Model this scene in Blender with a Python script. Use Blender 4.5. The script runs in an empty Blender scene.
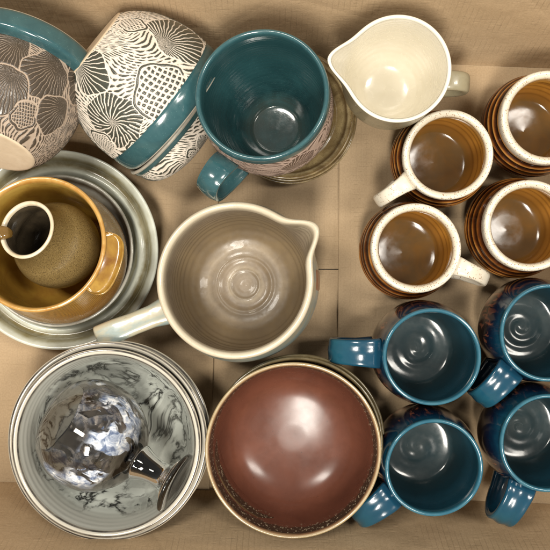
import bpy, math, random
import numpy as np
from mathutils import Vector, Matrix, Quaternion
random.seed(7); np.random.seed(7)
PI = math.pi; MM = 0.001
S = bpy.context.scene; COL = S.collection
H = 850.0; F = 868.0          # camera height above the box floor (mm), focal length in photo pixels

def P(px, py, z):             # a point at height z (mm), in mm
    return Vector(((px-275)*(H-z)/F, (275-py)*(H-z)/F, z))

# ------------------------------------------------------------------ node helpers
class NT:
    def __init__(s, name):
        s.m = bpy.data.materials.new(name); s.m.use_nodes = True
        s.t = s.m.node_tree; s.t.nodes.clear()
        s.out = s.t.nodes.new('ShaderNodeOutputMaterial')
        s.b = s.t.nodes.new('ShaderNodeBsdfPrincipled')
        s.t.links.new(s.b.outputs[0], s.out.inputs[0])
        s.co = s.t.nodes.new('ShaderNodeTexCoord').outputs['Object']
        oi = s.t.nodes.new('ShaderNodeObjectInfo'); va = s.t.nodes.new('ShaderNodeVectorMath'); va.operation = 'MULTIPLY_ADD'
        s.t.links.new(oi.outputs['Random'], va.inputs[0]); va.inputs[1].default_value = (1.3, .9, .6); s.t.links.new(s.co, va.inputs[2])
        s.nc = va.outputs[0]
    def new(s, k): return s.t.nodes.new(k)
    def put(s, sock, v):
        if isinstance(v, bpy.types.NodeSocket): s.t.links.new(v, sock)
        elif isinstance(v, (tuple, list)) and len(v) == 3 and sock.type == 'RGBA': sock.default_value = (*v, 1)
        else: sock.default_value = v
    def attr(s, n):
        a = s.new('ShaderNodeAttribute'); a.attribute_name = n; return a.outputs['Fac']
    def map(s, scale=(1,1,1), rot=(0,0,0), loc=(0,0,0), co=None):
        a = s.new('ShaderNodeMapping'); s.put(a.inputs[0], co or s.co)
        a.inputs['Scale'].default_value = scale; a.inputs['Rotation'].default_value = rot; a.inputs['Location'].default_value = loc
        return a.outputs[0]
    def noise(s, scale, detail=3, rough=.5, dist=0, co=None, color=False):
        a = s.new('ShaderNodeTexNoise'); s.put(a.inputs['Vector'], co or s.nc)
        a.inputs['Scale'].default_value = scale; a.inputs['Detail'].default_value = detail
        a.inputs['Roughness'].default_value = rough; a.inputs['Distortion'].default_value = dist
        return a.outputs['Color' if color else 'Fac']
    def voro(s, scale, co=None, feat='F1', out='Distance'):
        a = s.new('ShaderNodeTexVoronoi'); s.put(a.inputs['Vector'], co or s.nc)
        a.feature = feat; a.inputs['Scale'].default_value = scale; return a.outputs[out]
    def wave(s, scale, dist=0, dscale=1, direction='X', co=None, detail=2):
        a = s.new('ShaderNodeTexWave'); s.put(a.inputs['Vector'], co or s.co); a.bands_direction = direction
        a.inputs['Scale'].default_value = scale; a.inputs['Distortion'].default_value = dist
        a.inputs['Detail'].default_value = detail; a.inputs['Detail Scale'].default_value = dscale
        return a.outputs['Fac']
    def ramp(s, f, stops, interp='LINEAR'):
        a = s.new('ShaderNodeValToRGB'); s.put(a.inputs[0], f); r = a.color_ramp; r.interpolation = interp
        while len(r.elements) < len(stops): r.elements.new(.5)
        for e, (p, c) in zip(r.elements, stops):
            e.position = p; e.color = (*c, 1) if isinstance(c, (tuple, list)) else (c, c, c, 1)
        return a.outputs[0]
    def mix(s, f, a, b, mode='MIX'):
        n = s.new('ShaderNodeMix'); n.data_type = 'RGBA'; n.blend_type = mode
        s.put(n.inputs[0], f); s.put(n.inputs[6], a); s.put(n.inputs[7], b); return n.outputs[2]
    def math(s, op, a, b=0.0, c=0.0, clamp=False):
        n = s.new('ShaderNodeMath'); n.operation = op; n.use_clamp = clamp
        s.put(n.inputs[0], a); s.put(n.inputs[1], b); s.put(n.inputs[2], c); return n.outputs[0]
    def sep(s, i, co=None):
        n = s.new('ShaderNodeSeparateXYZ'); s.put(n.inputs[0], co or s.co); return n.outputs[i]
    def bump(s, h, strength=.3, dist=.001):
        n = s.new('ShaderNodeBump'); s.put(n.inputs['Height'], h)
        n.inputs['Strength'].default_value = strength; n.inputs['Distance'].default_value = dist
        s.put(s.b.inputs['Normal'], n.outputs[0]); return n.outputs[0]
    def set(s, base=None, rough=None, coat=None, **k):
        if base is not None: s.put(s.b.inputs['Base Color'], base)
        if rough is not None: s.put(s.b.inputs['Roughness'], rough)
        if coat is not None: s.put(s.b.inputs['Coat Weight'], coat); s.b.inputs['Coat Roughness'].default_value = .06
        for a, v in k.items(): s.put(s.b.inputs[a.replace('_', ' ')], v)
        return s.m

# ------------------------------------------------------------------ mesh helpers
def link(name, me, mat, parent=None):
    o = bpy.data.objects.new(name, me); COL.objects.link(o)
    if mat: me.materials.append(mat)
    if parent: o.parent = parent
    return o

def grid_mesh(name, V, closed_u=True, closed_v=False, attrs=None, smooth=True):
    """V: (nv, nu, 3) array in mm; v runs along the profile, u round the axis"""
    nv, nu, _ = V.shape
    me = bpy.data.meshes.new(name)
    co = (V.reshape(-1, 3)*MM).astype(np.float32)
    iu = np.arange(nu if closed_u else nu-1); iv = np.arange(nv if closed_v else nv-1)
    A, B = np.meshgrid(iv, iu, indexing='ij'); A2 = (A+1) % nv; B2 = (B+1) % nu
    q = np.stack([A*nu+B, A*nu+B2, A2*nu+B2, A2*nu+B], -1).reshape(-1, 4)
    me.vertices.add(len(co)); me.vertices.foreach_set('co', co.ravel())
    me.loops.add(q.size); me.loops.foreach_set('vertex_index', q.ravel().astype(np.int32))
    me.polygons.add(len(q)); me.polygons.foreach_set('loop_start', (np.arange(len(q))*4).astype(np.int32))
    try: me.polygons.foreach_set('loop_total', np.full(len(q), 4, np.int32))
    except Exception: pass
    me.update(calc_edges=True)
    me.polygons.foreach_set('use_smooth', np.full(len(q), smooth, bool))
    for k, a in (attrs or {}).items():
        at = me.attributes.new(k, 'FLOAT', 'POINT'); at.data.foreach_set('value', np.asarray(a, np.float32).ravel())
    me.validate(); me.update()
    return me

def chaikin(pts, n=3):
    p = [np.array(a, float) for a in pts]
    for _ in range(n):
        q = [p[0]]
        for a, b in zip(p[:-1], p[1:]): q += [a*.75+b*.25, a*.25+b*.75]
        q.append(p[-1]); p = q
    return np.array(p)

def resample(p, n):
    d = np.r_[0, np.cumsum(np.linalg.norm(np.diff(p, axis=0), axis=1))]
    t = np.linspace(0, d[-1], n); return np.stack([np.interp(t, d, p[:, k]) for k in range(p.shape[1])], 1), t

def lathe(name, prof, mat, parent, seg=128, n=None, deform=None, smoothit=3, ridge=None, carve=None, wob=0.0):
    p = chaikin(prof, smoothit) if smoothit else np.array(prof, float)
    L = np.linalg.norm(np.diff(p, axis=0), axis=1).sum()
    n = n or max(12, int(L/1.3))
    p, t = resample(p, n)
    rgv = None
    if ridge is not None:
        p = p.copy(); rgv = ridge(p[:, 0], p[:, 1]); p[:, 0] += rgv
    th = np.arange(seg)*2*PI/seg
    R = np.repeat(p[:, :1], seg, 1); Z = np.repeat(p[:, 1:2], seg, 1); TH = np.repeat(th[None], n, 0)
    if wob: R = R*(1+wob*np.sin(2*TH+.7+parent_seed(name))+wob*.5*np.sin(3*TH+1.9))
    if deform: R, Z = deform(R, Z, TH)
    if carve is not None: R = R+.32*np.clip(carve(TH, np.repeat(t[:, None], seg, 1))*1.5, -1, 1)*np.minimum(1, np.minimum(np.arange(n), n-1-np.arange(n))/4)[:, None]*(R > 34)
    V = np.stack([R*np.cos(TH), R*np.sin(TH), Z], -1)
    at = {'t': np.repeat((t/t[-1])[:, None], seg, 1)}
    if rgv is not None: at['rg'] = np.repeat(rgv[:, None], seg, 1)
    if carve is not None:
        at['carve'] = carve(TH, np.repeat(t[:, None], seg, 1))
    return link(name, grid_mesh(name, V, attrs=at), mat, parent)

def parent_seed(s): return (len(s)*1.37) % 3

def strap(name, path, widths, thick, mat, parent, ridges=0, n=56, sec=32, amp=.9, ry=0.0):
    """handle swept in the local XZ plane; path points (x,z) or (x,y,z); superellipse section"""
    path = [(a[0], 0, a[1]) if len(a) == 2 else a for a in path]
    p, t = resample(chaikin(path, 4), n); f = t/t[-1]
    tan = np.gradient(p, axis=0); tan /= np.linalg.norm(tan, axis=1)[:, None]
    side = np.array([0, 1.0, 0]); out = []
    W = np.interp(f, np.linspace(0, 1, len(widths)), widths); T = np.interp(f, np.linspace(0, 1, len(thick)), thick)
    for i in range(n):
        s = side - tan[i]*side.dot(tan[i]); s /= np.linalg.norm(s); nn = np.cross(tan[i], s)
        a = np.arange(sec)*2*PI/sec; ex = .62
        cx = np.sign(np.cos(a))*np.abs(np.cos(a))**ex*W[i]/2; cy = np.sign(np.sin(a))*np.abs(np.sin(a))**ex*T[i]/2
        if ridges: cy = cy + np.sign(cy)*amp*(np.cos(cx/(W[i]/2)*PI*ridges)-.3)*(np.abs(cx) < W[i]*.46)
        out.append(p[i][None]+cx[:, None]*s[None]+cy[:, None]*nn[None])
    V = [np.repeat(p[0][None], sec, 0)] + [.5*out[0]+.5*p[0]] + out + [.5*out[-1]+.5*p[-1]] + [np.repeat(p[-1][None], sec, 0)]
    V = np.array(V)
    tt = np.r_[0, 0, f, 1, 1]
    return link(name, grid_mesh(name, V, attrs={'t': np.repeat(tt[:, None], sec, 1)}), mat, parent)

def empty(name, label, cat, loc, axis=(0, 0, 1), spin=0.0, group=None, up=None):
    o = bpy.data.objects.new(name, None); COL.objects.link(o); o.empty_display_size = .02
    ax = Vector(axis).normalized()
    if up is None: q = Vector((0, 0, 1)).rotation_difference(ax) @ Quaternion((0, 0, 1), spin)
    else:
        x = (Vector(up)-ax*Vector(up).dot(ax)).normalized(); y = ax.cross(x)
        q = Matrix((x, y, ax)).transposed().to_quaternion() @ Quaternion((0, 0, 1), spin)
    o.rotation_mode = 'QUATERNION'; o.rotation_quaternion = q
    o.location = Vector(loc)*MM
    o['label'] = label; o['category'] = cat
    if group: o['group'] = group
    return o

def dup(root, loc, axis, spin, label):
    r = root.copy(); COL.objects.link(r); r['label'] = label
    r.location = Vector(loc)*MM
    r.rotation_quaternion = Vector((0, 0, 1)).rotation_difference(Vector(axis).normalized()) @ Quaternion((0, 0, 1), spin)
    for ch in list(root.children):
        c = ch.copy(); COL.objects.link(c); c.parent = r
        for g in list(ch.children):
            d = g.copy(); COL.objects.link(d); d.parent = c
    return r

# ------------------------------------------------------------------ materials
def mat_cardboard(name, tone=1.0, lines='X', cracks=.5, off=0.0, lk=.30):
    n = NT(name); co = n.map(loc=(off, off*.7, 0))
    big = n.noise(9, 4, .55, co=co); fib = n.noise(700, 3, .6, co=n.map((1, .8, 1)))
    a = n.mix(n.ramp(big, [(.3, 0), (.7, 1)]), (.45*tone, .322*tone, .190*tone), (.54*tone, .396*tone, .246*tone))
    a = n.mix(n.ramp(fib, [(.35, .25), (.65, 0)]), a, (.24*tone, .16*tone, .08*tone))
    wob = n.map(co=co)
    fl = n.wave(62, .35, 2, lines, co=co, detail=0)         # corrugation flutes, ~8 mm
    fl2 = n.ramp(fl, [(0, 1), (.10, 0)])
    gate = n.ramp(n.noise(22, 3, .6, co=co), [(.42, 0), (.62, 1)])
    lm = n.math('MULTIPLY', fl2, gate)
    ck = n.ramp(n.wave(70, 1.1, 1.2, 'Y' if lines == 'X' else 'X', co=co), [(0, 1), (.07, 0)])
    ck = n.math('MULTIPLY', ck, n.ramp(n.noise(55, 3, .6, co=n.map(loc=(3, 1, 2))), [(.54, 0), (.62, 1)]))
    a = n.mix(n.math('MULTIPLY', lm, lk), a, (.15, .10, .055))
    a = n.mix(n.math('MULTIPLY', ck, cracks*.7), a, (.13, .085, .045))
    stain = n.ramp(n.noise(11, 5, .6, 0, co=n.map(loc=(5, 2, 0))), [(.56, 0), (.72, 1)])
    a = n.mix(n.math('MULTIPLY', stain, .28), a, (.24, .165, .085))
    h = n.math('ADD', n.math('MULTIPLY', fl, .08+.2*lk), n.math('ADD', n.math('MULTIPLY', n.noise(60, 5, .6, co=co), 1.3), n.math('ADD', n.math('MULTIPLY', n.noise(13, 3, .5, co=co), 7.0), n.math('MULTIPLY', n.ramp(n.voro(9, co=n.map(scale=(1, .6, 1), loc=(off, 1, 0)), feat='DISTANCE_TO_EDGE'), [(0, 0), (.035, 1)]), .5))))
    h = n.math('SUBTRACT', h, n.math('MULTIPLY', ck, .7))
    n.bump(h, .38, .0011)
    return n.set(a, n.ramp(fib, [(0, .62), (1, .8)]), Specular_IOR_Level=.25)

def glaze(name, base, rough=.12, var=None, speck=None, sp_scale=900, sp_t=.3, coat=.5, bumpy=.12, vs=60):
    """a glossy ceramic glaze: base colour, slow variation and small specks"""
    n = NT(name); a = base
    if var: a = n.mix(n.ramp(n.noise(vs, 4, .6, .6), [(.35, 0), (.68, 1)]), base, var)
    if speck:
        m = n.ramp(n.voro(sp_scale), [(sp_t*.7, 1), (sp_t, 0)])
        m = n.math('MULTIPLY', m, n.ramp(n.noise(sp_scale*.35, 2), [(.5, 0), (.56, 1)]))
        a = n.mix(m, a, speck)
    n.bump(n.math('ADD', n.noise(120, 3), n.math('MULTIPLY', n.noise(700, 2), .25)), bumpy, .0006)
    return n.set(a, n.ramp(n.noise(200, 3), [(.3, rough*.8), (.7, rough*1.5)]), coat)

def mat_t(name, stops, rough=.14, warp=.02, var=None, coat=.5, streak=None, speck=None, wscale=90, bands=None, bumpy=.15, spt=.28, sps=1100):
    """glaze whose colour follows the profile of the pot (attribute t), edges broken by noise"""
    n = NT(name)
    t = n.attr('t'); t = n.math('ADD', t, n.math('MULTIPLY', n.math('SUBTRACT', n.noise(wscale, 5, .65), .5), warp*2))
    a = n.ramp(t, stops)
    if var: a = n.mix(n.math('MULTIPLY', n.ramp(n.noise(45, 5, .62, .8), [(.38, 0), (.7, 1)]), var[1]), a, var[0])
    if speck:
        m = n.ramp(n.voro(sps), [(spt*.6, 1), (spt, 0)])
        m = n.math('MULTIPLY', m, n.ramp(n.noise(350, 2), [(.42, 0), (.48, 1)]))
        a = n.mix(m, a, speck)
    if bands:                                         # (colour, scale, strength): fine turning lines
        w = n.ramp(n.wave(bands[1], 1.2, 8, 'Z'), [(.2, 0), (.8, 1)])
        a = n.mix(n.math('MULTIPLY', w, bands[2]), a, bands[0])
    n.bump(n.math('ADD', n.noise(120, 3), n.math('MULTIPLY', n.noise(800, 2), .25)), bumpy, .0006)
    return n.set(a, n.ramp(n.noise(160, 3), [(.3, rough*.8), (.7, rough*1.5)]), coat)

def mat_carved(name, dark, cream, cut=0.0):
    n = NT(name); c = n.attr('carve')
    c = n.math('ADD', c, n.math('MULTIPLY', n.math('SUBTRACT', n.noise(900, 3), .5), .5))
    m = n.ramp(n.math('MULTIPLY_ADD', c, 1.3, .5+cut), [(.25, 0), (.75, 1)])
    dk = n.mix(n.noise(70, 4), dark, tuple(v*1.5 for v in dark))
    cr = n.mix(n.noise(180, 4), cream, tuple(v*.82 for v in cream))
    a = n.mix(m, cr, dk)
    n.bump(n.math('ADD', m, n.math('MULTIPLY', n.noise(900, 3), .15)), .55, .0007)
    return n.set(a, n.mix(m, (.62,)*3, (.28,)*3), .08)

# ------------------------------------------------------------------ carved sgraffito drawing (signed, + = dark)
def carve_fn(feats, R0, lw=1.0, dens=1.0):
    circ = 2*PI*R0
    def f(TH, Vv):
        U = (TH+PI) % (2*PI)*R0 - PI*R0; V = Vv
        U = U+.28*np.sin(V*.6+U*.35)+.07*np.sin(V*2.1-U*1.3); V = V+.28*np.sin(U*.55-V*.3)+.07*np.sin(U*1.8+V*1.4)
        # flowing short strokes as the ground
        ang = .9*np.sin(U/31+V/47+.6)+.7*np.sin(V/23-U/53)+.4
        X = U+8*np.sin(V/12+U/27)+3.5*np.sin(U/8+1.1); Y = V+8*np.sin(U/14+.4)+3.5*np.sin(V/7+U/21)
        k = 2.7/dens
        ph = (X*.75+Y*.62+7*np.sin(U/27-V/19))/k
        row = np.floor(ph); al = (-X*.62+Y*.75+6*np.sin(U/19+V/29))/(9+3*np.sin(row*2.3))+((row*.618+.2*np.sin(row*5.1)) % 1)
        e = np.abs((al % 1)-.5)*2
        val = (.27*k*np.clip(1-e**2.5, 0, 1)+.09*np.sin(row*3.7)-.10-np.abs((ph % 1)-.5+.12*(e-.5))*k)*1.2
        for ft in feats:
            kind, cu, cv, R = ft[0], ft[1], ft[2], ft[3]
            du = (U-cu+circ/2) % circ-circ/2; dv = V-cv
            rr = np.hypot(du, dv); th = np.arctan2(dv, du)
            wav = R*(1+.06*np.sin(5*th+cu)+.05*np.sin(3*th+cv))
            ins = wav-rr
            if kind == 'fan':                         # shell: lines radiate from a point on its edge
                a0, nl = ft[4], ft[5]
                pu = du+R*.8*math.cos(a0); pv = dv+R*.8*math.sin(a0)
                pr = np.hypot(pu, pv); pa = np.arctan2(pv, pu)
                q = (pa-a0)/(2*PI)*nl*2
                sp_ = (2*PI/(nl*2))*pr; line = np.minimum(.52*lw, .19*sp_)-np.abs(((q+.5) % 1)-.5)*sp_
                body = np.minimum(-line, 2.0)
                body = np.where(ins < 1.0, np.minimum(body, ins-1.0+.1), body)
                body = np.minimum(body, 1)
            elif kind == 'spiral':
                nl = ft[5]
                q = (th+.35*np.log(rr/4+.5))/(2*PI)*nl
                sp_ = (2*PI/nl)*rr; line = np.minimum(.55*lw, .2*sp_)-np.abs(((q+.5) % 1)-.5)*sp_
                q2 = (th+.35*np.log(rr/4+.5))/(2*PI)*nl+.5
                l2 = np.minimum(.5-np.abs(((q2+.5) % 1)-.5)*(2*PI/nl)*rr, (rr-R*.55))
                body = np.minimum(-np.maximum(line, l2), 1)
            else:                                     # net: dark squares on cream
                g = ft[4]; an = ft[5]
                gx = (du*math.cos(an)+dv*math.sin(an)+1.1*np.sin(dv/7))/g; gy = (-du*math.sin(an)+dv*math.cos(an)+1.1*np.sin(du/6))/g
                body = (.30-np.maximum(np.abs((gx % 1)-.5), np.abs((gy % 1)-.5)))*g
                edge = .9-np.abs(ins-1.2)
                body = np.where(ins < 3.2, np.where(dv*ft[6] < R*.25, edge, np.minimum(body, ins-1.5)), body)
            val = np.where(ins > 0, body, np.where(ins > -.8, np.minimum(val, -(ins+.8)-.0), val))
        return np.clip(val, -1.2, 1.2)
    return f

def rand_feats(seed, R0, L, n, k=1.0):
    r = random.Random(seed); out = []
    for i in range(n):
        for _ in range(60):
            u = r.uniform(-PI*R0, PI*R0); v = r.uniform(4, L-4); R = r.uniform(13, 22)*k
            if all(math.hypot((u-o[1]+PI*R0) % (2*PI*R0)-PI*R0, v-o[2]) > .72*(R+o[3]) for o in out): break
        else: continue
        kd = r.choice(['fan', 'fan', 'fan', 'net'])
        out.append((kd, u, v, R, r.uniform(0, 6.3), r.choice([15, 18, 21])) if kd == 'fan' else (kd, u, v, R*.8, 3.2, r.uniform(.2, 1), -1))
    return out

# ------------------------------------------------------------------ BOX
box = empty('cardboard_box', 'open brown cardboard box holding all the stacked pottery', 'box', (0, 0, 0), spin=math.radians(-2.3))
def panel(name, w, h, th, mat, loc, rotx=0, rotz=0, wav=1.2, seed=1, nx=60, ny=34, parent=box):
    """a board w wide, h high; local x,y in the board, z its thickness; slightly buckled"""
    x = np.linspace(-w/2, w/2, nx); y = np.linspace(0, h, ny); X, Y = np.meshgrid(x, y)
    Zt = wav*(np.sin(X/73+seed)*np.sin(Y/61+seed*2)+.5*np.sin(X/31+Y/47+seed*3))
    Zt = Zt*np.clip(Y/20, 0, 1)
    top = np.stack([X, Y, Zt+th/2], -1); bot = np.stack([X, Y, Zt-th/2], -1)
    ring = np.concatenate([top, bot[:, ::-1]], 1)      # closes round the board
    c0 = ring[:1].copy(); c0[0, nx:] = ring[0, :nx][::-1]; c1 = ring[-1:].copy(); c1[0, nx:] = ring[-1, :nx][::-1]
    me = grid_mesh(name, np.concatenate([c0, ring, c1], 0), smooth=False)
    o = link(name, me, mat, parent); o.location = Vector(loc)*MM
    o.rotation_euler = (rotx, 0, rotz); return o
table = link('table', grid_mesh('table', np.array([[(-1500, -1500, -9.), (1500, -1500, -9.)], [(-1500, 1500, -9.), (1500, 1500, -9.)]], float), closed_u=False), glaze('table_wood', (.12, .08, .05), .5, (.16, .11, .07)))
table['kind'] = 'structure'
cb_back = mat_cardboard('cardboard_back', 1.07, 'X', .10); cb_front = mat_cardboard('cardboard_front', 1.06, 'X', .0, 2)
cb_floor = mat_cardboard('cardboard_floor', .80, 'X', .0, 4, .12); cb_flap = mat_cardboard('cardboard_flap', .84, 'X', .0, 6, .12)
W2, D2 = 345, 214
panel('wall', 2*W2+60, 235, 4, cb_back, (0, D2+1, 0), PI/2-math.radians(13), 0, 1.2, 1)
panel('wall', 2*W2+60, 235, 4, cb_front, (0, -D2-1, 0), PI/2+math.radians(14.5), 0, 1.4, 2)
for sx in (-1, 1):
    panel('wall', 2*D2, 235, 4, cb_front, (sx*W2, 0, 0), PI/2-math.radians(4), -sx*PI/2, 1.0, 3)
xl, xr = (216-275)*H/F, (338-275)*H/F+10
panel('bottom_flap', 2*W2, D2+8, 3, cb_floor, (0, 6.0, -4.8), 0, math.radians(2.3), .0, 1)
panel('bottom_flap', 2*W2, D2+14, 3, cb_floor, (0, -D2-9, -4.8), 0, math.radians(2.3), .0, 2)
panel('bottom_flap', xl+W2+4, 2*D2+10, 3, cb_flap, ((xl-W2)/2, -D2-5, -1.6), 0, math.radians(.6), .0, 4)
panel('bottom_flap', W2-xr+4, 2*D2+10, 3, cb_flap, ((xr+W2)/2, -D2-5, -1.6), 0, math.radians(1.9), .0, 5)

# ------------------------------------------------------------------ carved pots
DK = (.045, .047, .036); CR = (.80, .71, .60)
m_carveB = mat_carved('carved_black_white', DK, CR)
m_carveA = mat_carved('carved_brown', (.055, .042, .030), (.44, .34, .255), .22)
m_teal = glaze('teal_glaze', (.026, .082, .094), .16, (.042, .112, .122), (.14, .27, .26), 800, .16, .5)
m_tealdk = glaze('dark_teal_glaze', (.030, .075, .078), .2, (.05, .10, .10), (.3, .33, .3), 600, .14, .4)
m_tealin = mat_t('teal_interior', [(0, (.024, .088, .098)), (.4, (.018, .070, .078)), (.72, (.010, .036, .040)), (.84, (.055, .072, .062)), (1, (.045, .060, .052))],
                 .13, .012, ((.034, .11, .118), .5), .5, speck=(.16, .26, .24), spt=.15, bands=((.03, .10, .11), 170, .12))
m_clay = glaze('bare_cream_clay', (.70, .57, .41), .6, (.62, .49, .34), (.35, .25, .15), 500, .1, .0)
m_lip = glaze('cream_line', (.55, .48, .38), .4, (.3, .3, .26), None, coat=.1)

body_prof = [(37, 1.6), (46, 9), (56, 22), (63, 40), (66.5, 56), (66.5, 72.5)]
body_profA = [(37, 1.6), (46, 10), (54, 24), (59, 40), (61, 58), (59.5, 76)]
def carved_pot(name, label, loc, axis, up, mat_body, feats, depth=97, spin=0, foot=True, band=m_teal, group='carved shell pattern pots', flare=0, seg=820, dens=1.0, prof=body_prof, lw=1.0):
    eb = prof[-1]; t0 = eb[1]
    """origin at the foot, axis from foot to mouth"""
    r = empty(name, label, 'carved pot', loc, axis, spin, group, up)
    lathe('body', prof, mat_body, r, seg=seg, n=230, carve=carve_fn(feats, 62, lw, dens=dens))
    lathe('foot', [(.1, 3), (30, 3), (33, .5), (35.5, 0), (37, .5), (37, 1.5)] if not foot else [(.1, 0), (30, 0), (35, .2), (36.6, .6), (37, 1.7)], m_clay, r)
    lathe('rim_band', [(eb[0], t0), (66+flare, t0+1.5), (66.8+flare, t0+6), (65.5+flare, depth-2), (63.5+flare, depth+.5)], band, r)
    lathe('lip', [(63.5+flare, depth+.5), (62.5+flare, depth+2), (61+flare, depth+1), (60.5+flare, depth-1)], m_lip, r)
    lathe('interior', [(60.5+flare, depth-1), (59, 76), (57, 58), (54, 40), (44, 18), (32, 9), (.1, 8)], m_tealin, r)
    return r
# features of pot B: (kind, u, v, R, ...)
fB = [('spiral', 44, 56, 25, 0, 17), ('fan', 30, 9, 24, 2.2, 22), ('fan', -54, 56, 26, 2.7, 22), ('net', -2, 70, 24, 4.4, .15, 1),
      ('net', -44, 16, 13, 2.6, .8, -1), ('net', 72, 62, 13, 2.2, .5, 1), ('net', 50, 84, 8, 2.2, .5, 1)]
rc = P(174, 113, 66); axB = (rc-P(93, 46, 98)).normalized(); LB = (rc-P(93, 46, 98)).length+1
potB = carved_pot('carved_pot', 'pot on its side with black on white carved shells above a teal band',
                  rc-axB*LB, axB, (0, 0, 1), m_carveB, fB, LB)
axA = Vector((.22, .90, -.33)).normalized()
fA = [('fan', 4, 66, 22, 4.2, 24), ('fan', -36, 66, 23, 4.4, 24), ('fan', 43, 60, 22, 4.4, 24), ('fan', 16, 34, 21, 4.7, 22), ('fan', -60, 40, 16, 4.4, 20),
      ('net', -26, 17, 16, 2.7, .4, 1), ('fan', 64, 36, 17, 4.3, 18), ('fan', 80, 76, 19, 4.5, 20), ('fan', -75, 70, 18, 4.5, 20), ('net', 40, 22, 13, 2.6, .4, 1)]
fcA = P(-9, 150, 118)
potA = carved_pot('carved_pot', 'tipped pot with brown carved shells, teal rim and bare cream foot in the corner', fcA, axA, (0, 0, 1), m_carveA, fA, 95, flare=2.5, dens=1.0, prof=body_profA, lw=.75)
# E: the carved bowl under B
axE = Vector((-.70, .58, .34)).normalized()
rcE = rc+axB*3+Vector((-.643, -.767, 0))*15-Vector((0, 0, 6))
rE = empty('carved_bowl', 'carved bowl mostly hidden under the black and white carved pot', 'bowl', rcE-axE*31, axE, 0, None, (0, 0, 1))
lathe('body', [(.1, 1), (24, 0), (28, 1), (40, 6), (47, 14), (49, 24)], m_carveB, rE, seg=600, n=120, carve=carve_fn(rand_feats(5, 55, 60, 14, .7), 55))
lathe('rim_band', [(49, 24), (50, 24.5), (50.5, 28)], m_tealdk, rE)
lathe('lip', [(50.5, 28), (52, 29.2), (51.5, 31), (49, 31.5), (47, 29)], m_lip, rE)
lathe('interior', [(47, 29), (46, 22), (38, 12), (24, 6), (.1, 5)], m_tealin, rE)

# ------------------------------------------------------------------ saucers under the large teal mug
m_gold = mat_t('olive_gold_glaze', [(0, (.06, .035, .015)), (.3, (.10, .07, .03)), (.485, (.12, .075, .03)), (.50, (.58, .46, .25)), (.517, (.14, .085, .03)), (.53, (.34, .25, .12)), (.55, (.50, .40, .22)), (.568, (.10, .06, .024)), (.60, (.36, .28, .14)), (.66, (.16, .11, .045)), (.8, (.30, .24, .13)), (1, (.20, .15, .07))],
               .2, .012, ((.075, .045, .018), .85), .4, speck=(.08, .05, .02), spt=.3)
def saucer(label, px, py, z, R, grp):
    r = empty('saucer', label, 'saucer', P(px, py, z), (random.uniform(-.01, .01), random.uniform(-.01, .01), 1), random.random()*6, grp)
    lathe('dish', [(.1, 0), (R*.45, 0), (R*.55, 1), (R*.62, 4), (R*.85, 10), (R-1, 17), (R+.3, 19.5), (R-1, 21), (R-3, 19.5), (R*.85, 13), (R*.74, 10), (R*.70, 12), (R*.66, 9), (R*.5, 5), (.1, 4)], m_gold, r)
    lathe('foot_ring', [(R*.50, .2), (R*.50, -2.5), (R*.55, -2.8), (R*.57, -1), (R*.57, 1)], m_gold, r, seg=96)
    return r
saucer('lowest olive gold saucer of the stack under the large teal mug', 290, 121, 3.0, 63.5, 'saucers under the large teal mug')
saucer('middle olive gold saucer of the stack under the large teal mug', 290, 119, 13, 62.5, 'saucers under the large teal mug')
saucer('top olive gold saucer directly under the large teal mug', 288.5, 118, 23, 60.5, 'saucers under the large teal mug')

# ------------------------------------------------------------------ D: large teal mug
bD = P(277, 131, 34); tD = P(261.5, 94, 150); axD = (tD-bD).normalized(); LD = (tD-bD).length
mugD = empty('carved_mug', 'large mug with teal interior and handle and carved outside, standing on saucers', 'mug', bD, axD, 0, None, (1, 0, 0))
m_carveD = mat_carved('carved_pink_brown', (.085, .055, .042), (.50, .37, .30), .05)
lathe('body', [(.1, 0), (27, 0), (30, 2), (40, 14), (50, 34), (55.5, 60), (56.5, 85), (54.5, LD-12)], m_carveD, mugD, seg=760, n=220,
      carve=carve_fn(rand_feats(11, 54, 125, 30, .8), 54, dens=1.1))
lathe('rim', [(54.5, LD-12), (55.4, LD-11), (55, LD-5), (54.6, LD-1), (53, LD+.8), (50.5, LD-.6), (50, LD-5)], m_teal, mugD, seg=160)
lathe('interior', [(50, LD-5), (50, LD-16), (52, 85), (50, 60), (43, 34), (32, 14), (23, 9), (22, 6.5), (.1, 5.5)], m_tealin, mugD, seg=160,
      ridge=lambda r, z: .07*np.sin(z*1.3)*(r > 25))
hd = strap('handle', [(56.5, LD-30), (60, LD-25), (70, LD-20), (82, LD-20), (88, LD-32), (88, LD-50), (78, LD-66), (64, LD-74), (52, LD-76)], [23, 22, 20, 20, 21, 20, 19, 20, 22], [5, 7.5, 6.5, 6.5, 6.5, 7, 7, 7, 9], m_teal, mugD, ridges=1, amp=.5)
hd.rotation_euler = (0, 0, math.radians(235))

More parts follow.
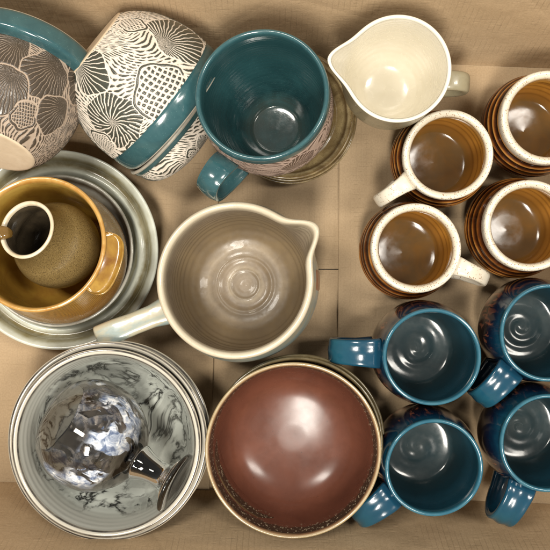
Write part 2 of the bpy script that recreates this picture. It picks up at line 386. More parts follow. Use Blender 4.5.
# ------------------------------------------------------------------ J: white jug
def spout(A, w, z0, z1, sharp=2.0, lift=0):
    def f(R, Z, TH):
        d = (TH+PI) % (2*PI)-PI
        g = np.exp(-np.abs(d/w)**sharp); k = np.clip((Z-z0)/(z1-z0), 0, 1); k = k*k*(3-2*k)
        return R+A*g*k*(R > 5), Z+lift*g*k*(R > 5)
    return f
m_jugout = glaze('jug_olive_grey', (.36, .32, .21), .3, (.30, .26, .165), (.16, .12, .07), 700, .12, .3)
m_jugin = glaze('jug_cream_white', (.81, .765, .655), .2, (.77, .72, .60), None, coat=.6, bumpy=.08)
zJ = 142
aj = math.radians(172)
jug = empty('jug', 'cream white pouring jug with grey handle standing by the back wall', 'jug', P(382, 95, 0), P(398, 68.5, zJ)-P(382, 95, 0), aj)
sj = spout(14.5, .30, 85, zJ, 1.8, 3)
lathe('body', [(.1, 0), (27, 0), (29, 2), (30, 26), (33, 46), (41, 64), (43.5, 84), (43.4, 110), (43.2, zJ-9), (43.3, zJ-3)], m_jugout, jug, seg=192, deform=sj)
lathe('rim', [(43.3, zJ-3), (43.8, zJ-1), (43, zJ), (41, zJ), (40.3, zJ-2)], m_jugin, jug, seg=192, deform=sj)
lathe('interior', [(40.3, zJ-2), (40, zJ-10), (40.3, 108), (40.3, 84), (38, 66), (31, 46), (25, 38), (18, 35), (.1, 34)], m_jugin, jug, seg=192, deform=sj, ridge=lambda r, z: .12*np.sin(z*.8)*(r > 25))
hj = strap('handle', [(43, 96), (49, 99), (59, 98), (66, 88), (65, 72), (56, 60), (42, 58)], [18, 17, 17, 17, 17, 17, 18], [9, 8, 8, 8, 8, 8, 9], m_jugout, jug)
hj.rotation_euler = (0, 0, math.radians(-3)-aj)

# ------------------------------------------------------------------ M: ridged brown mugs
def mat_brown(name):
    n = NT(name); z = n.sep(2)
    w = n.math('ADD', n.attr('rg'), n.math('MULTIPLY', n.math('SUBTRACT', n.noise(75, 4), .5), 1.1))
    a = n.ramp(n.math('MULTIPLY_ADD', w, .62, .52), [(.0, (.010, .004, .002)), (.42, (.040, .012, .004)), (.70, (.13, .038, .008)), (.90, (.34, .125, .022)), (1, (.50, .24, .06))])
    a = n.mix(n.math('MULTIPLY', n.ramp(n.noise(50, 4, .6, .7), [(.45, 0), (.75, 1)]), .4), a, (.05, .016, .007))
    n.bump(n.noise(140, 3), .12, .0006)
    return n.set(a, .12, .6)
m_brown = mat_brown('ridged_brown_glaze')
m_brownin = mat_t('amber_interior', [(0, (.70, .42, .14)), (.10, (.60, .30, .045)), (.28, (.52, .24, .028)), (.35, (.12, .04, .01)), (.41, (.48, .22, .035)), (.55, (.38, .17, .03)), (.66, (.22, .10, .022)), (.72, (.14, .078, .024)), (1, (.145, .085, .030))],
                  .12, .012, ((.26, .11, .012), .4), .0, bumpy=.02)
m_white = mat_t('speckled_white_glaze', [(0, (.66, .60, .49)), (.55, (.76, .71, .60)), (.9, (.70, .62, .48)), (.97, (.42, .26, .11)), (1, (.25, .11, .03))], .22, .05,
                ((.64, .57, .45), .6), .4, speck=(.26, .13, .05), spt=.33, sps=620)
m_whiteh = glaze('speckled_white_handle', (.72, .66, .55), .25, (.64, .57, .45), (.26, .13, .05), 620, .33, .4)
def brown_mug(label, px, py, ang, v=0, k=1.0, g='ridged brown mugs', lean=(0, 0)):
    rr = random.Random(40+v); q = lambda a: rr.uniform(-a, a)
    r = empty('mug', label, 'mug', P(px, py, 86)-Vector((0, 0, 86))-Vector((*lean, 0)), (lean[0]/86, lean[1]/86, 1), ang, g)
    pd = 7.8+q(.6); ph = q(2.5); bl = 45.3*k+q(.5); bz = q(2.5)
    rdg = lambda a, z: (.72+.25*np.sin(z/9+ph))*np.sin(z*2*PI/pd+ph+.5*np.sin(z/7+v))*np.clip((z-5)/5, 0, 1)
    lathe('body', [(.1, 0), (26, 0), (30, 2), (41, 12), (bl, 30+bz), (bl-.3, 46+bz), (42, 60), (38.5, 67), (37.6*k, 68.5)], m_brown, r, seg=160, n=130, ridge=rdg, wob=.006)
    w = 32.6*k+q(.5)
    lathe('rim', [(37.6*k, 68.5), (38.8*k, 69.2), (39.8*k, 76), (40*k, 83+q(.6)), (39*k, 86.2), (36.2*k, 86.4+q(.3)), (33.6*k, 84.6), (w, 81)], m_white, r, seg=160, wob=.006)
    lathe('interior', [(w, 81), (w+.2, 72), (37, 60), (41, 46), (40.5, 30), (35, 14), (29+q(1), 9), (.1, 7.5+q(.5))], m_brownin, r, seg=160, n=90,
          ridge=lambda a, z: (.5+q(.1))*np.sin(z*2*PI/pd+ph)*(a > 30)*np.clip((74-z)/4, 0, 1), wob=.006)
    e = q(1.5); strap('handle', [(38.5, 73), (43, 76.5), (52, 77.5), (63, 74.5), (71+e, 65), (71.5+e, 54), (66, 42), (57, 34), (46, 30)], [19, 15, 13, 12.5, 13, 13.5, 13, 13, 17], [8, 8, 7.5, 7, 7, 7.5, 7.5, 8, 10], m_whiteh, r)
    return r
brown_mug('brown ridged mug beside the white jug, its speckled handle pointing to lower left', 448.5, 154.5, math.radians(214), 0, lean=(-1.5, -3))
brown_mug('brown ridged mug just above the blue mugs, its speckled handle pointing right', 416.5, 248, math.radians(-22), 1, lean=(1, 2))
brown_mug('brown ridged mug at the right edge, lower of the two there', 530.5, 225.5, math.radians(-8), 2, 1.02)
brown_mug('brown ridged mug at the right edge, upper of the two there, nearest the back wall', 549, 117, math.radians(25), 3, 1.05)

# ------------------------------------------------------------------ T: blue mugs
def mat_blue_out(name):
    n = NT(name); z = n.sep(2)
    zz = n.math('ADD', n.math('MULTIPLY', z, 10), n.math('MULTIPLY', n.math('SUBTRACT', n.noise(40, 4, .6, .25), .5), .36))
    a = n.ramp(zz, [(.08, (.014, .008, .006)), (.45, (.030, .016, .010)), (.62, (.014, .011, .014)), (.75, (.006, .013, .036)), (.86, (.006, .040, .080)), (.98, (.012, .085, .135))])
    st = n.noise(190, 3, .6, .4, co=n.map((1, 1, .28), co=n.nc))
    rust = n.math('MULTIPLY', n.ramp(st, [(.55, 0), (.60, 1)]), n.ramp(zz, [(.36, 0), (.46, 1), (.72, 1), (.82, 0)]))
    rust = n.math('MULTIPLY', rust, n.ramp(n.noise(22, 2), [(.42, 0), (.52, 1)]))
    a = n.mix(n.math('MULTIPLY', rust, .8), a, (.30, .10, .055))
    n.bump(n.noise(120, 3), .14, .0006)
    return n.set(a, .1, .8)
m_blueo = mat_blue_out('blue_mug_outside')
m_brownin.node_tree.nodes['Principled BSDF'].inputs['Specular IOR Level'].default_value = .3
m_bluer = glaze('blue_rim_glaze', (.022, .110, .165), .16, (.040, .145, .195), (.02, .07, .11), 900, .14, .6)
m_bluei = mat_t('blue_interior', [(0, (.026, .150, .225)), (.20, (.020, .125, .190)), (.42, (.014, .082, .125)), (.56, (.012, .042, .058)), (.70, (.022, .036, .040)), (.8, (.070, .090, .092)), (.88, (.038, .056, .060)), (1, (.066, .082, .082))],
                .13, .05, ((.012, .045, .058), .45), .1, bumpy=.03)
m_blueh = mat_t('blue_handle_glaze', [(0, (.007, .045, .085)), (.22, (.009, .060, .10)), (.38, (.018, .095, .135)), (.5, (.008, .045, .075)), (.7, (.006, .028, .05)), (1, (.006, .02, .035))], .17, .08, ((.008, .055, .10), .6), .25)
def spiral_bottom(R, Z, TH):
    k = (R < 33)*(Z < 16); return R, Z+k*.24*np.sin(R/12.5*2*PI-TH)*np.clip(R/5, 0, 1)*np.clip((33-R)/6, 0, 1)
def blue_mug(label, px, py, ang, v=0, g='dark blue mugs'):
    rr = random.Random(80+v); q = lambda a: rr.uniform(-a, a)
    r = empty('mug', label, 'mug', P(px, py, 101)-Vector((0, 0, 101)), (q(.012), q(.012), 1), ang, g)
    per = 12.5+q(2.5); am = .30+q(.12); sg = 1 if v != 1 else -1; phs = q(3); fade = 26+q(5)
    def spb(R, Z, TH):
        k = (R < 33)*(Z < 16); return R, Z+k*am*np.sin(R/per*2*PI-sg*TH+phs)*np.clip(R/5, 0, 1)*np.clip((fade-R)/8, 0, 1)*(.7+.3*np.sin(TH+phs))
    lathe('body', [(.1, 0), (28, 0), (31, 2), (42, 16), (48+q(.4), 38+q(2)), (47.6+q(.4), 60), (44, 82), (41.3, 92), (41, 95)], m_blueo, r, seg=160, wob=.006)
    lathe('rim', [(41, 95), (42.2, 95.6), (42.6, 99), (41.3+q(.3), 101.3+q(.3)), (39.3, 100.8), (38.6, 98)], m_bluer, r, seg=160, wob=.006)
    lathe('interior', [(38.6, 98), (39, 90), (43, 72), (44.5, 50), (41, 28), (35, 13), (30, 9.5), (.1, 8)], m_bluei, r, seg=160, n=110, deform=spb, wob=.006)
    e = q(2); strap('handle', [(43.5, 84), (51, 88), (66, 87+e/2), (79+e, 80), (84+e, 66), (80+e, 50), (68, 38), (46, 32)], [27, 24, 22.5, 22, 22, 21, 20, 23], [7, 7.5, 7, 7, 7, 7, 8, 10], m_blueh, r, ridges=2, amp=.45+q(.15), sec=64)
    return r
blue_mug('dark blue mug with its ribbed handle pointing left towards the brown bowl', 433, 357, math.radians(178), 0)
blue_mug('dark blue mug with its handle tucked beside the reddish brown bowl, by the front wall', 434.5, 468, math.radians(218), 1)
blue_mug('dark blue mug at the right edge just under the brown mugs', 550.5, 333, math.radians(229), 2)
blue_mug('dark blue mug at the right edge next to the front wall, handle pointing down', 549, 444.5, math.radians(245), 3)

m_bluei.node_tree.nodes['Principled BSDF'].inputs['Specular IOR Level'].default_value = .3
# ------------------------------------------------------------------ P: big pouring bowl in the centre
m_pin = mat_t('taupe_interior', [(0, (.42, .36, .26)), (.12, (.30, .245, .17)), (.22, (.22, .17, .115)), (.5, (.21, .152, .084)), (.7, (.235, .170, .095)), (.74, (.36, .28, .185)), (.77, (.23, .17, .10)), (.86, (.25, .185, .115)), (.885, (.40, .32, .215)), (.91, (.23, .175, .11)), (1, (.29, .22, .145))], .36, .02,
              ((.16, .12, .08), .6), .12, bands=None, speck=(.10, .06, .03), spt=.09)
m_prim = mat_t('cream_rim', [(0, (.13, .065, .03)), (.14, (.24, .15, .08)), (.3, (.52, .45, .33)), (.7, (.60, .54, .41)), (.92, (.42, .35, .25)), (1, (.34, .28, .19))], .28, .03, ((.48, .40, .28), .6), .4, speck=(.3, .18, .09), spt=.15)
def mat_pale_blue(name):
    n = NT(name)
    co = n.map((1, 1, 1))
    a = n.ramp(n.noise(34, 5, .62, .8, co=n.map((.35, 1.5, 1.5))), [(.34, (.46, .38, .25)), (.44, (.40, .38, .28)), (.54, (.27, .33, .31)), (.62, (.34, .39, .36)), (.72, (.48, .44, .33))])
    a = n.mix(n.ramp(n.noise(140, 4, .7), [(.62, 0), (.7, .6)]), a, (.28, .18, .09))
    n.bump(n.noise(160, 4), .2, .0006)
    return n.set(a, .28, .35)
m_pale = mat_pale_blue('pale_blue_grey_glaze')
m_patch = glaze('rust_patch', (.26, .11, .055), .4, (.33, .18, .10), None)
zP = 108; ap = math.radians(33)
pit = empty('pitcher', 'large wide pitcher with taupe inside, pouring lip and straight pale blue handle in the middle', 'pitcher', P(246, 285, 0), P(234.5, 280, zP)-P(246, 285, 0), ap)
sp = spout(17.5, .205, 60, zP, 2.0, 2)
lathe('body', [(.1, 0), (48, 0), (52, 2), (63, 18), (72, 45), (72.5, 70), (68.2, 96), (67, 101)], m_pale, pit, seg=224, deform=sp)
lathe('rim', [(67, 101), (67.8, 103), (67.8, 107), (65.5, 109), (62, 107.5), (61, 103)], m_prim, pit, seg=224, deform=sp)
def rings(R, Z, TH):
    R, Z = sp(R, Z, TH); k = (Z < 30)
    return R, Z+.16*np.sin(R/7.6*2*PI)*np.clip(R/6, 0, 1)*np.exp(-(R/42)**4)+1.0*np.exp(-((R-14)/1.8)**2)*k+.7*np.exp(-((R-26)/2)**2)*k
lathe('interior', [(61, 103), (61.5, 96), (64.5, 72), (64, 46), (57, 24), (44, 12), (20, 8), (.1, 7.5)], m_pin, pit, seg=224, n=150, deform=rings,
      ridge=lambda r, z: .3*np.sin(z*1.05)*(r > 30))
hp = strap('handle', [(66, 76), (80, 78.5), (105, 80), (131, 80), (134, 79)], [27, 20.5, 20, 22, 22], [16, 12, 11, 12, 11], m_pale, pit)
hp.rotation_euler = (0, 0, math.radians(202)-ap)
pt = []
for i in range(9):                                    # the brown glaze patch on the outside
    z = 62+i*3.2; pt.append([((np.interp(z, [45, 72, 96], [72, 72.2, 68.8])+.0+(0.55 if 0 < j < 9 and 0 < i < 8 else -.6)), a, z) for j, a in enumerate(np.linspace(math.radians(-7), math.radians(9), 10))])
V = np.array([[(r*math.cos(a), r*math.sin(a), z) for r, a, z in row] for row in pt])
pp = link('glaze_patch', grid_mesh('glaze_patch', V, closed_u=False), m_patch, pit); pp.rotation_euler = (0, 0, -ap)

# ------------------------------------------------------------------ left stack: platter, grey bowl, ochre bowl, vase
m_plate = mat_t('celadon_glaze', [(0, (.40, .41, .35)), (.38, (.52, .53, .46)), (.485, (.68, .70, .62)), (.515, (.62, .64, .56)), (.535, (.56, .57, .48)), (.55, (.24, .21, .11)), (.595, (.17, .135, .06)), (.61, (.60, .62, .53)), (.635, (.56, .58, .50)), (.65, (.24, .22, .12)), (.70, (.50, .52, .44)), (1, (.46, .48, .41))],
                .12, .016, ((.42, .42, .33), .6), .25, speck=(.13, .09, .04), spt=.1, wscale=30)
pl = empty('platter', 'large pale green platter at the bottom of the left stack, under the ochre bowl', 'platter', P(68, 251, 0), (0, 0, 1), .4)
R = 93.5
lathe('dish', [(.1, 2), (55, 2), (60, 5), (75, 16), (88, 27), (R-.8, 36), (R+.4, 39), (R-1, 41), (R-4, 39.6), (R-9, 35), (R-11, 30), (R-14, 28.5), (R-17, 30.2), (R-19, 30), (R-22, 25), (60, 13), (40, 9), (.1, 8)], m_plate, pl, seg=180, wob=.003)
lathe('foot_ring', [(54, 4), (54, .4), (57, 0), (60, .6), (60.5, 6)], m_plate, pl)
m_grey = mat_t('grey_streaked_glaze', [(0, (.26, .22, .16)), (.3, (.40, .39, .33)), (.44, (.24, .19, .12)), (.48, (.58, .57, .50)), (.52, (.50, .49, .42)), (.555, (.16, .12, .07)), (.60, (.44, .43, .37)), (.66, (.20, .17, .11)), (.8, (.24, .23, .18)), (1, (.22, .2, .16))], .16, .035,
               ((.17, .12, .07), .5), .5, speck=(.05, .03, .02), spt=.13, wscale=50)
gb = empty('bowl', 'shallow grey streaked bowl directly under the ochre bowl', 'bowl', P(64, 251.5, 16), (0, 0, 1), 1.0)
lathe('body', [(.1, 0), (40, 0), (44, 1.5), (60, 8), (67, 16), (70.6, 25), (71.3, 28), (69.8, 29.5), (68, 28), (64, 18), (54, 9), (40, 6), (.1, 5)], m_grey, gb, seg=160, wob=.004)
m_ochre = mat_t('ochre_glaze', [(0, (.22, .075, .018)), (.35, (.34, .145, .026)), (.8, (.44, .24, .038)), (1, (.50, .30, .06))], .26, .04, ((.26, .10, .02), .5), .2, bands=((.13, .05, .012), 95, .8), bumpy=.3)
m_ochrein = mat_t('ochre_inside', [(0, (.56, .37, .085)), (.15, (.49, .30, .05)), (.5, (.38, .22, .034)), (1, (.33, .18, .03))], .12, .03, ((.22, .09, .018), .6), .7)
m_ochrerim = glaze('ochre_tab', (.38, .22, .038), .12, (.20, .085, .014), None, coat=.7)
m_ochretab = m_ochrerim
m_ochrerim = glaze('ochre_rim', (.56, .34, .10), .12, (.42, .20, .04), None, coat=.7)
zo = 122
bo = P(71, 263.5, 24); to = P(37.5, 243.5, zo); axo = (to-bo).normalized(); Lo = (to-bo).length
och = empty('handled_bowl', 'glossy ochre bowl with tab handle, nested in the left stack and holding the brown vase', 'bowl', bo, axo, 0, None, (1, 0, 0))
lathe('body', [(.1, 0), (36, 0), (40, 2), (53, 8), (61, 26), (62, 50), (56.5, Lo-6), (57, Lo-3)], m_ochre, och, seg=160)
lathe('rim', [(57, Lo-3), (58.3, Lo-1.5), (57.8, Lo+.5), (56, Lo+1), (54.2, Lo-.5), (53.6, Lo-3)], m_ochrerim, och, seg=160)
lathe('interior', [(53.6, Lo-3), (52.8, Lo-9), (53, 60), (52, 34), (45, 14), (34, 7), (.1, 6)], m_ochrein, och, seg=160)
# tab handle: a flat lug growing from the rim, with a raised edge
na, nr = 40, 16; hv = []; ha = np.radians(np.linspace(-27, 27, na))
def lug(j, s):                                       # outline: radius along the tab
    u = (ha[j]/ha[-1]); e = 17.5*(1-abs(u)**6)**.8; r = 55.5+e*s
    rise = 3.2*math.exp(-((s-1)/.13)**2)+2.4*math.exp(-((abs(u)-.97)/.05)**2)-1.2*math.sin(PI*min(1, s))*(1-u*u)
    return r, rise
for side in (1, -1):
    rows = range(nr) if side == 1 else range(nr-1, -1, -1)
    for i in rows:
        s = i/(nr-1); row = []
        for j in range(na):
            r, rise = lug(j, s); a = ha[j]
            dz = -3.5*s + (rise if side == 1 else -4.2*(1-s**6)-.4)
            row.append((r*math.cos(a), r*math.sin(a), Lo-1.5+dz))
        hv.append(row)
lg = link('tab_handle', grid_mesh('tab_handle', np.array(hv), closed_u=False, closed_v=True), m_ochretab, och); lg.rotation_euler = (0, 0, math.radians(-17))

m_vase = NT('speckled_bronze_glaze')
_a = m_vase.mix(m_vase.noise(38, 4), (.125, .082, .026), (.21, .145, .055))
_a = m_vase.mix(m_vase.ramp(m_vase.noise(1500, 2), [(.5, 0), (.66, .5)]), _a, (.32, .23, .10))
_a = m_vase.mix(m_vase.ramp(m_vase.noise(1100, 2), [(.36, .7), (.46, 0)]), _a, (.05, .032, .014))
m_vase.bump(m_vase.noise(900, 3), .25, .0005); m_vase = m_vase.set(_a, .33, .25)
m_vasein = glaze('vase_dark_inside', (.10, .075, .045), .2, (.045, .035, .022), (.25, .2, .12), 1000, .15, .5)
m_vlip = glaze('vase_cream_lip', (.74, .67, .52), .25, (.62, .50, .33), None)
bv = P(69, 252, 62); tv = P(26.5, 229.5, 128); axv = (tv-bv).normalized(); Lv = (tv-bv).length
vase = empty('vase', 'round speckled brown vase with cream lip lying in the ochre bowl', 'vase', bv-axv*14, axv, 0, None, (1, 0, 0))
o_ = Lv+14
lathe('body', [(.1, 0), (14, 0), (24, 3), (36, 20), (39, 38), (35, 52), (27.5, 61), (24, o_-10), (23.5, o_-2.5)], m_vase, vase, seg=128)
lathe('lip', [(23.5, o_-2.5), (25, o_-1.5), (25.3, o_+.3), (23.5, o_+1.2), (21.8, o_), (21.5, o_-2.5)], m_vlip, vase, seg=128)
lathe('interior', [(21.5, o_-2.5), (21, o_-10), (24, 60), (32, 50), (35, 38), (31, 20), (20, 8), (.1, 6)], m_vasein, vase, seg=128)
vh = strap('spout_lug', [(17, o_-4), (19, o_+1), (23, o_+3.5), (27, o_+2), (29, o_-4), (28, o_-10), (25, o_-14)], [6, 11, 12, 11, 10, 9, 9], [5, 8, 8, 7, 6, 6, 6], glaze('amber_brown_glaze', (.12, .065, .014), .08, (.22, .125, .035)), vase, n=30)
vh.rotation_euler = (0, 0, math.radians(185))

# ------------------------------------------------------------------ marbled bowls, lower left
def mat_marble(name, sc=1.0, off=0):
    n = NT(name); t = n.attr('t')
    co = n.map(loc=(off, off*.3, 0))
    w1 = n.noise(14*sc, 2, .5, 0, co=co, color=True)
    vadd = n.new('ShaderNodeVectorMath'); vadd.operation = 'MULTIPLY_ADD'
    n.put(vadd.inputs[0], w1); vadd.inputs[1].default_value = (.045, .045, .03); n.put(vadd.inputs[2], co)
    f = n.noise(15*sc, 6, .58, .55, co=vadd.outputs[0])
    light = n.mix(n.noise(25, 3), (.44, .46, .41), (.62, .65, .60))
    band = n.math('ABSOLUTE', n.math('SUBTRACT', n.math('FRACT', n.math('MULTIPLY', f, 8)), .5))
    line = n.ramp(band, [(.03, 1), (.09, .6), (.20, .15), (.3, 0)])
    gate = n.ramp(n.noise(13*sc, 3, .5, co=n.map(loc=(2+off, 1, 0))), [(.34, 0), (.44, 1)])
    a = n.mix(n.math('MULTIPLY', line, gate), light, (.030, .030, .027))
    grey = n.ramp(f, [(.44, 0), (.50, .9), (.56, .7), (.62, 0)])
    a = n.mix(n.math('MULTIPLY', grey, .6), a, (.16, .165, .145))
    # plain pale wall near the rim
    rim = n.ramp(n.math('ADD', t, n.math('MULTIPLY', n.noise(30, 2), .1)), [(.20, 1), (.36, 0)])
    a = n.mix(rim, a, (.56, .56, .50))
    n.bump(n.noise(120, 3), .12, .0006)
    return n.set(a, .16, .35)
m_marble = mat_marble('marbled_interior', 1.0)
m_bout = mat_t('bowl_outside_dark', [(0, (.05, .045, .038)), (.6, (.03, .028, .024)), (.9, (.016, .014, .012)), (1, (.02, .018, .015))], .14, .03, ((.10, .09, .07), .5), .6)
m_brim = mat_t('bowl_rim_white', [(0, (.015, .013, .011)), (.14, (.03, .025, .02)), (.20, (.66, .60, .48)), (.36, (.62, .56, .45)), (.42, (.03, .026, .02)), (.50, (.04, .03, .025)), (.56, (.58, .54, .45)), (.74, (.55, .52, .44)), (.80, (.035, .03, .026)), (.9, (.05, .045, .04)), (1, (.33, .32, .27))], .12, .014, ((.40, .36, .29), .4), .6, wscale=60)
def marble_bowl(label, px, py, zr, R, h=72, mat_i=m_marble, tilt=(0, 0, 1)):
    ax = Vector(tilt).normalized()
    r = empty('bowl', label, 'bowl', P(px, py, zr)-ax*h, ax, random.random()*6, 'marbled bowls')
    lathe('body', [(.1, 1), (30, 1), (33, 0), (36, 2), (58, 14), (76, 36), (R-4, h-14), (R-1.2, h-4)], m_bout, r, seg=180)
    lathe('rim', [(R-1.2, h-4), (R, h-2), (R-.2, h-.3), (R-2, h+.5), (R-4.5, h-.2), (R-6.4, h-3)], m_brim, r, seg=180)
    lathe('interior', [(R-6.4, h-3), (R-9, h-14), (69, 38), (54, 19), (36, 9.5), (20, 8), (.1, 7.5)], mat_i, r, seg=180, ridge=lambda a, z: .10*np.sin(z*.9)*(a > 60))
    return r
zb = 100
marble_bowl('lowest marbled bowl of the lower left stack, only its dark rim showing', 113.5, 437.5, 80, 86.5, 78)
marble_bowl('black lined bowl in the middle of the lower left marbled stack', 107.5, 441.5, 92, 87.5, 78)
mb = marble_bowl('marbled grey and white bowl with black lined rim, holding the smoky glass goblet', 106, 443.5, zb, 82.3, 76)

# ------------------------------------------------------------------ goblet
def mat_glass(name, swirl):
    n = NT(name); t = n.attr('t')
    n.set((.80, .76, .72), .015, 0, IOR=1.56, Transmission_Weight=1.0)
    if swirl:
        co = n.map((1, 1, .55), rot=(0, 0, .6))
        w = n.noise(26, 2, .5, 0, co=co, color=True)
        va = n.new('ShaderNodeVectorMath'); va.operation = 'MULTIPLY_ADD'; n.put(va.inputs[0], w); va.inputs[1].default_value = (.05, .05, .05); n.put(va.inputs[2], co)
        f = n.noise(42, 4, .6, .8, co=va.outputs[0])
        m = n.ramp(f, [(.475, 0), (.51, .95), (.57, 1), (.585, .35), (.60, .95), (.64, 0)])
        g = n.ramp(n.noise(16, 2, .5, co=n.map(loc=(.31, .12, .2))), [(.50, 0), (.56, 1)])
        g = n.math('MULTIPLY', g, n.ramp(t, [(.08, 0), (.2, 1), (.75, 1), (.9, 0)]))
        m = n.math('MULTIPLY', m, g)
        b = n.new('ShaderNodeBsdfPrincipled')
        n.put(b.inputs['Base Color'], n.ramp(n.noise(120, 4, .6, .8), [(.38, (.12, .16, .26)), (.50, (.42, .47, .56)), (.62, (.88, .89, .90))])); b.inputs['Roughness'].default_value = .15
        ms = n.new('ShaderNodeMixShader'); n.put(ms.inputs[0], m); n.put(ms.inputs[1], n.b.outputs[0]); n.put(ms.inputs[2], b.outputs[0])
        n.t.links.new(ms.outputs[0], n.out.inputs[0])
    return n.m
m_glassw = mat_glass('smoky_glass_swirled', True); m_glass = mat_glass('smoky_glass', False)
va_ = m_glass.node_tree
for mm, dens in ((m_glassw, 70), (m_glass, 24)):
    ab = mm.node_tree.nodes.new('ShaderNodeVolumeAbsorption'); ab.inputs['Color'].default_value = (.42, .36, .32, 1); ab.inputs['Density'].default_value = dens*.9
    mm.node_tree.links.new(ab.outputs[0], [x for x in mm.node_tree.nodes if x.type == 'OUTPUT_MATERIAL'][0].inputs['Volume'])
g0 = P(177, 484, 101); g1 = P(64, 419, 72); axg = (g1-g0).normalized(); Lg = (g1-g0).length
gob = empty('goblet', 'smoky glass goblet with blue white swirls lying in the marbled bowl', 'goblet', g0, axg, 0, None, (0, 0, 1))
zs = 40; gob.scale = (1.06, 1.06, 1.0)
lathe('glass_bowl', [(.1, zs-2), (10, zs-1.6), (16, zs+1), (31, zs+11), (44, zs+30), (46.5, zs+50), (45, zs+66), (37, zs+80), (32, zs+85), (30.5, zs+84),
                    (42.2, zs+66), (43.2, zs+50), (41, zs+32), (29, zs+15), (12, zs+8), (.1, zs+7)], m_glassw, gob, seg=160, n=220)
lathe('stem', [(.1, zs+1), (16, zs+1), (14, zs-4), (11.5, zs-10), (10.5, zs-16), (10.5, zs-22), (12, zs-28), (16, 8), (21, 5.8), (.1, 5.6)], m_glass, gob, seg=64)
lathe('foot', [(.1, 0), (23, 0), (25.5, 1), (26, 2.5), (24, 4), (14, 5), (.1, 5.3)], m_glass, gob, seg=96)
# ------------------------------------------------------------------ reddish brown bowls
m_redin = mat_t('reddish_brown_interior', [(0, (.030, .022, .014)), (.05, (.075, .045, .028)), (.09, (.14, .050, .032)), (.3, (.150, .052, .033)), (1, (.125, .048, .032))], .17, .012,
                ((.12, .042, .028), .5), .7, wscale=160, bumpy=.06)
def red_in():
    n = NT('reddish_brown_inside'); t = n.attr('t')
    a = n.mix(n.ramp(n.noise(26, 5, .65, .5), [(.35, 0), (.65, 1)]), (.140, .050, .030), (.100, .036, .022))
    a = n.mix(n.math('MULTIPLY', n.ramp(n.voro(260), [(.10, 1), (.16, 0)]), n.ramp(n.noise(90, 2), [(.6, 0), (.66, .7)])), a, (.05, .022, .014))
    edge = n.ramp(n.math('ADD', t, n.math('MULTIPLY', n.math('SUBTRACT', n.noise(120, 5, .7), .5), .13)), [(.03, 1), (.085, .9), (.10, 0)])
    a = n.mix(edge, a, (.035, .025, .016))
    sp_ = n.math('MULTIPLY', n.ramp(n.noise(420, 2, .7), [(.60, 0), (.64, 1)]), n.ramp(n.math('ADD', t, n.math('MULTIPLY', n.noise(50, 3), .10)), [(.13, 1), (.20, 0)]))
    a = n.mix(n.math('MULTIPLY', sp_, .85), a, (.42, .36, .25))
    n.bump(n.math('ADD', n.noise(60, 2), sp_), .06, .0006)
    n.set(a, n.ramp(n.noise(45, 5, .6), [(.3, .2), (.7, .3)]), .15, Specular_IOR_Level=.30); n.b.inputs['Coat Roughness'].default_value = .14; return n.m
m_redin = red_in()
m_rrim = mat_t('gold_cream_rim', [(0, (.10, .07, .035)), (.2, (.22, .16, .08)), (.42, (.36, .28, .15)), (.60, (.42, .32, .19)), (.74, (.20, .10, .05)), (1, (.05, .035, .02))], .2, .06, ((.3, .2, .1), .6), .5, wscale=110)
m_rout = mat_t('olive_brown_outside', [(0, (.10, .05, .025)), (.5, (.075, .06, .028)), (.85, (.13, .105, .05)), (1, (.10, .075, .035))], .16, .05, ((.04, .03, .015), .7), .6, speck=(.3, .25, .12), spt=.18)
m_orim = mat_t('olive_rim', [(0, (.06, .045, .02)), (.4, (.16, .125, .06)), (.55, (.30, .23, .12)), (.75, (.12, .08, .035)), (1, (.05, .035, .02))], .2, .06, ((.07, .05, .02), .7), .5)
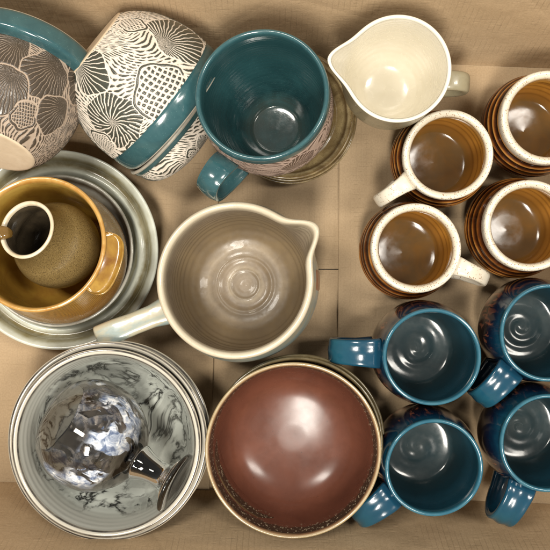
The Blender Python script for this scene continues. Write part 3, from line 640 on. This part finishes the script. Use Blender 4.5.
def red_bowl(label, px, py, zr, R, h, rim=None):
    rim = rim or m_orim
    r = empty('bowl', label, 'bowl', P(px, py, zr)-Vector((0, 0, h)), (0, 0, 1), random.random()*6, 'reddish brown bowls')
    lathe('body', [(.1, 1), (28, 1), (30, 0), (34, 2), (55, 13), (68, 30), (R-3, h-14), (R-.8, h-3)], m_rout, r, seg=180, wob=.002)
    lathe('rim', [(R-.8, h-3), (R+.2, h-1.5), (R-.3, h), (R-1.8, h+.3), (R-3.4, h-1.2), (R-3.8, h-3)], rim, r, seg=180, wob=.002)
    lathe('interior', [(R-3.8, h-3), (R-6, h-12), (67, 36), (62, 24), (54, 15.5), (44, 11.2), (30, 8.6), (16, 7.25), (9, 7.03), (.1, 7)], m_redin, r, seg=180, wob=.002)
red_bowl('lowest brown bowl of the front stack, its olive rim showing behind', 299, 440, 68, 77.5, 64)
red_bowl('second olive rimmed bowl just under the top reddish brown bowl', 296.5, 444, 83, 77, 66)
red_bowl('reddish brown glossy bowl with speckled gold rim on top of the front stack', 293.3, 450.5, 98, 76.6, 68, m_rrim)

# ------------------------------------------------------------------ camera, lamps, world
cam = bpy.data.cameras.new('camera'); co_ = bpy.data.objects.new('camera', cam); COL.objects.link(co_)
co_.location = (0, 0, H*MM); co_.rotation_euler = (0, 0, 0)
cam.sensor_width = 36; cam.lens = 36*F/550; cam.clip_start = .01; cam.clip_end = 50
S.camera = co_
def area(name, loc, target, sx, sy, power, col):
    l = bpy.data.lights.new(name, 'AREA'); l.shape = 'RECTANGLE'; l.size = sx; l.size_y = sy; l.energy = power; l.color = col
    o = bpy.data.objects.new(name, l); COL.objects.link(o); o.location = loc
    o.rotation_euler = (Vector(target)-Vector(loc)).to_track_quat('-Z', 'Y').to_euler(); return o
area('key_lamp', (-.12, -.85, 1.9), (0, 0, 0), .30, .62, 36, (1, .945, .85))
area('right_lamp', (.95, .15, 2.0), (0, 0, 0), .26, .52, 17, (1, .945, .85))
area('left_lamp', (-.72, .42, 2.0), (0, 0, 0), .26, .52, 20, (1, .945, .85))
w = bpy.data.worlds.new('World'); S.world = w; w.use_nodes = True
w.node_tree.nodes['Background'].inputs[0].default_value = (1, .97, .92, 1); w.node_tree.nodes['Background'].inputs[1].default_value = .30
S.render.engine = 'CYCLES'
S.cycles.max_bounces = 12; S.cycles.transmission_bounces = 12; S.cycles.caustics_reflective = False; S.cycles.caustics_refractive = True
S.view_settings.view_transform = 'Standard'; S.view_settings.look = 'None'; S.view_settings.gamma = 1; S.view_settings.exposure = 0.1
S.render.resolution_x = 1024; S.render.resolution_y = 1024
